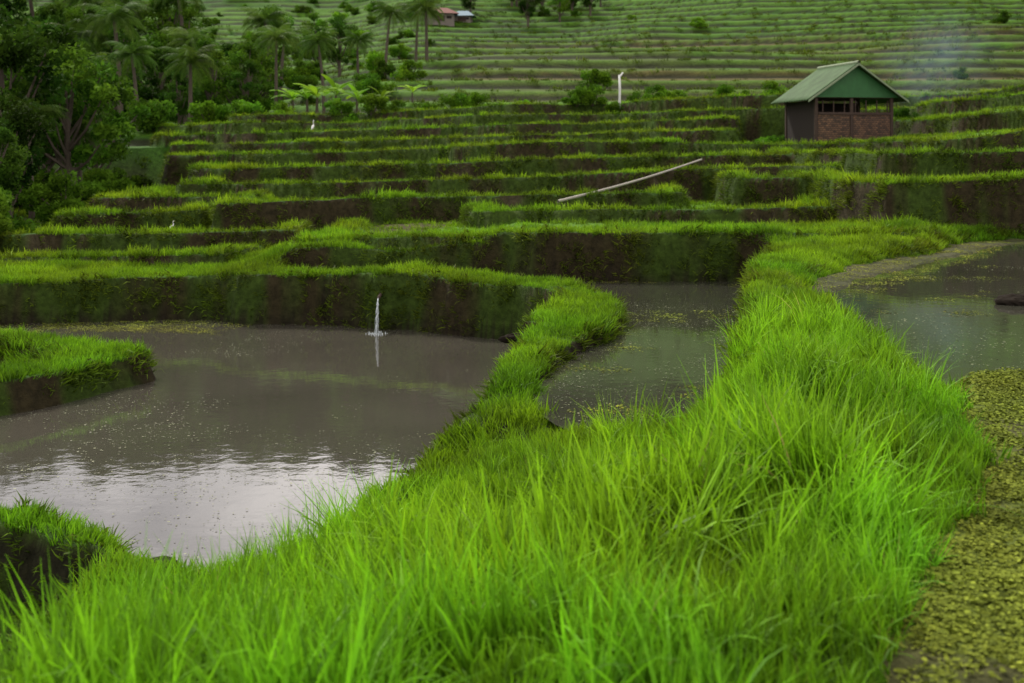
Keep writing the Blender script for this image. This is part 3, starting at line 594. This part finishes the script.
V=[];F=[]; pts=[(-1.84+.004*math.sin(t*40),16.5-.20*t,.46-.47*t*t) for t in np.linspace(0,1,30)]; tube(V,F,pts,[.006+.006*t+.003*math.sin(t*37) for t in np.linspace(0,1,30)],8)
for i in range(4):
    pts=[(-1.84+.02*(i-1.5)*t+.004*math.sin(t*30+i),16.5-(.15+.03*i)*t,.455-.465*t*t) for t in np.linspace(.2,1,18)]; tube(V,F,pts,[.001+.004*abs(math.sin(t*21+i)) for t in np.linspace(0,1,18)],5)
for i in range(60):
    a=random.uniform(0,6.28); q=random.uniform(.01,.16); c=(-1.84+q*math.cos(a),16.3+q*math.sin(a)); hh=random.uniform(.006,.022); tube(V,F,[(c[0],c[1],-.01),(c[0],c[1],hh)],[.008,.003],5)
py_mesh('falling_water',V,F,mw,smooth=True,parent=sp)
def egret(x,y,s,rz):
    V=[];F=[]
    tube(V,F,[(-.16,0,.22),(-.12,0,.26),(-.06,0,.32),(0,0,.37),(.05,0,.42),(.07,0,.47),(.05,0,.53),(.03,0,.59),(.06,0,.64),(.09,0,.655),(.12,0,.65)],[.008,.03,.055,.06,.04,.025,.018,.016,.02,.018,.008],10)
    nw=len(F); tube(V,F,[(.115,0,.65),(.19,0,.635)],[.009,.002],6)
    for sy in (-.025,.025): tube(V,F,[(0,sy,.32),(-.01,sy,.16),(.0,sy,.0),(.05,sy,-.005)],[.011,.007,.007,.005],6)
    ob=py_mesh('egret',V,F,[M_white,M_beak],[0]*nw+[1]*(len(F)-nw),smooth=True)
    zz=float(ground(np.array([float(x)]),np.array([float(y)]))[0]); ob.location=(x,y,zz+.03); ob.scale=(s,)*3; ob.rotation_euler=(0,0,rz)
egret(-7.3,44,.8,1.3); egret(-6.2,21.9,.33,.3)
def clod(name,x,y,z_,sx,sy,sz,seed):
    import bmesh
    bmh=bmesh.new(); bmesh.ops.create_icosphere(bmh,subdivisions=4,radius=1)
    for v in bmh.verts:
        n_=float(fbm(np.array([v.co.x*1.7+5+v.co.z]),np.array([v.co.y*1.7+seed]),3,4)[0]); v.co*= .65+.75*n_; v.co.x*=sx; v.co.y*=sy; v.co.z*=sz
    me=bpy.data.meshes.new(name); bmh.to_mesh(me); bmh.free(); me.materials.append(M_mudc); ob=bpy.data.objects.new(name,me); scene.collection.objects.link(ob); ob.location=(x,y,z_)
M_mudc=simple('dark_mud',(.014,.011,.008),.95,.5,14,0,.8,.05)
clod('mud_clod',4.95,11.7,1.0,.22,.16,.09,3); clod('mud_clod',-2.05,6.95,.08,.14,.1,.06,9); clod('mud_clod',.12,12.4,.56,.22,.07,.06,5)
bpy.ops.mesh.primitive_uv_sphere_add(segments=24,ring_count=16,radius=1,location=(15.4,43.5,5.8)); so=bpy.context.object; so.name='smoke'; so.scale=(2.8,1.4,2.6)
m,nt=newmat('smoke'); L=nt.links.new; o=N(nt,'ShaderNodeOutputMaterial'); v=N(nt,'ShaderNodeVolumeScatter'); v.inputs['Color'].default_value=(.45,.68,1,1)
tc=N(nt,'ShaderNodeTexCoord'); no=N(nt,'ShaderNodeTexNoise'); no.inputs['Scale'].default_value=1.6; no.inputs['Detail'].default_value=3; L(tc.outputs['Object'],no.inputs[0])
ln=N(nt,'ShaderNodeVectorMath',operation='LENGTH'); L(tc.outputs['Object'],ln.inputs[0]); a=N(nt,'ShaderNodeMapRange',interpolation_type='SMOOTHSTEP'); a.inputs[1].default_value=0.0; a.inputs[2].default_value=.95; a.inputs[3].default_value=1; a.inputs[4].default_value=0; L(ln.outputs['Value'],a.inputs[0])
b=N(nt,'ShaderNodeMapRange'); b.inputs[1].default_value=.40; b.inputs[2].default_value=.7; b.inputs[3].default_value=0; b.inputs[4].default_value=.20; L(no.outputs[0],b.inputs[0])
c=N(nt,'ShaderNodeMath',operation='MULTIPLY'); L(a.outputs[0],c.inputs[0]); L(b.outputs[0],c.inputs[1]); L(c.outputs[0],v.inputs['Density']); L(v.outputs[0],o.inputs['Volume']); so.data.materials.append(m)

# ------------------------------------------------------------------ light, sky, camera
w=bpy.data.worlds.new('World'); scene.world=w; w.use_nodes=True; nt=w.node_tree; nt.nodes.clear(); L=nt.links.new
o=N(nt,'ShaderNodeOutputWorld'); bg=N(nt,'ShaderNodeBackground'); bg.inputs[1].default_value=.15
sk=N(nt,'ShaderNodeTexSky'); sk.sky_type='NISHITA'; sk.sun_disc=False; sk.sun_elevation=math.radians(48); sk.sun_rotation=math.radians(333)
tc=N(nt,'ShaderNodeTexCoord'); mp=N(nt,'ShaderNodeMapping'); mp.inputs['Scale'].default_value=(1,1,2.2); no=N(nt,'ShaderNodeTexNoise'); no.inputs['Scale'].default_value=3.2; no.inputs['Detail'].default_value=6; no.inputs['Roughness'].default_value=.55
L(tc.outputs['Generated'],mp.inputs[0]); L(mp.outputs[0],no.inputs[0])
cr=N(nt,'ShaderNodeValToRGB'); cr.color_ramp.elements[0].position=.38; cr.color_ramp.elements[0].color=(4.4,4.1,4.4,1); cr.color_ramp.elements[1].position=.66; cr.color_ramp.elements[1].color=(20,18.6,17.6,1)
L(no.outputs[0],cr.inputs[0]); mx=N(nt,'ShaderNodeMix',data_type='RGBA'); mx.inputs[0].default_value=.85; L(sk.outputs[0],mx.inputs[6]); L(cr.outputs[0],mx.inputs[7]); L(mx.outputs[2],bg.inputs[0]); L(bg.outputs[0],o.inputs[0])
sd=bpy.data.lights.new('sun','SUN'); sd.energy=5.0; sd.angle=math.radians(7); sd.color=(1,.95,.84); so=bpy.data.objects.new('sun',sd); scene.collection.objects.link(so)
dirv=Vector((.30,-.60,-.75)); so.rotation_euler=dirv.to_track_quat('-Z','Y').to_euler()
cd=bpy.data.cameras.new('camera'); cam=bpy.data.objects.new('camera',cd); scene.collection.objects.link(cam); scene.camera=cam
cam.location=(0,0,2.5); cam.rotation_euler=(math.pi/2,0,0); cd.sensor_width=36; cd.lens=42.19; cd.shift_y=-191.5/1024; cd.clip_end=1500; cd.clip_start=.05
cd.dof.use_dof=True; cd.dof.focus_distance=10; cd.dof.aperture_fstop=3.0
scene.view_settings.view_transform='Standard'; scene.view_settings.look='None'; scene.view_settings.exposure=0
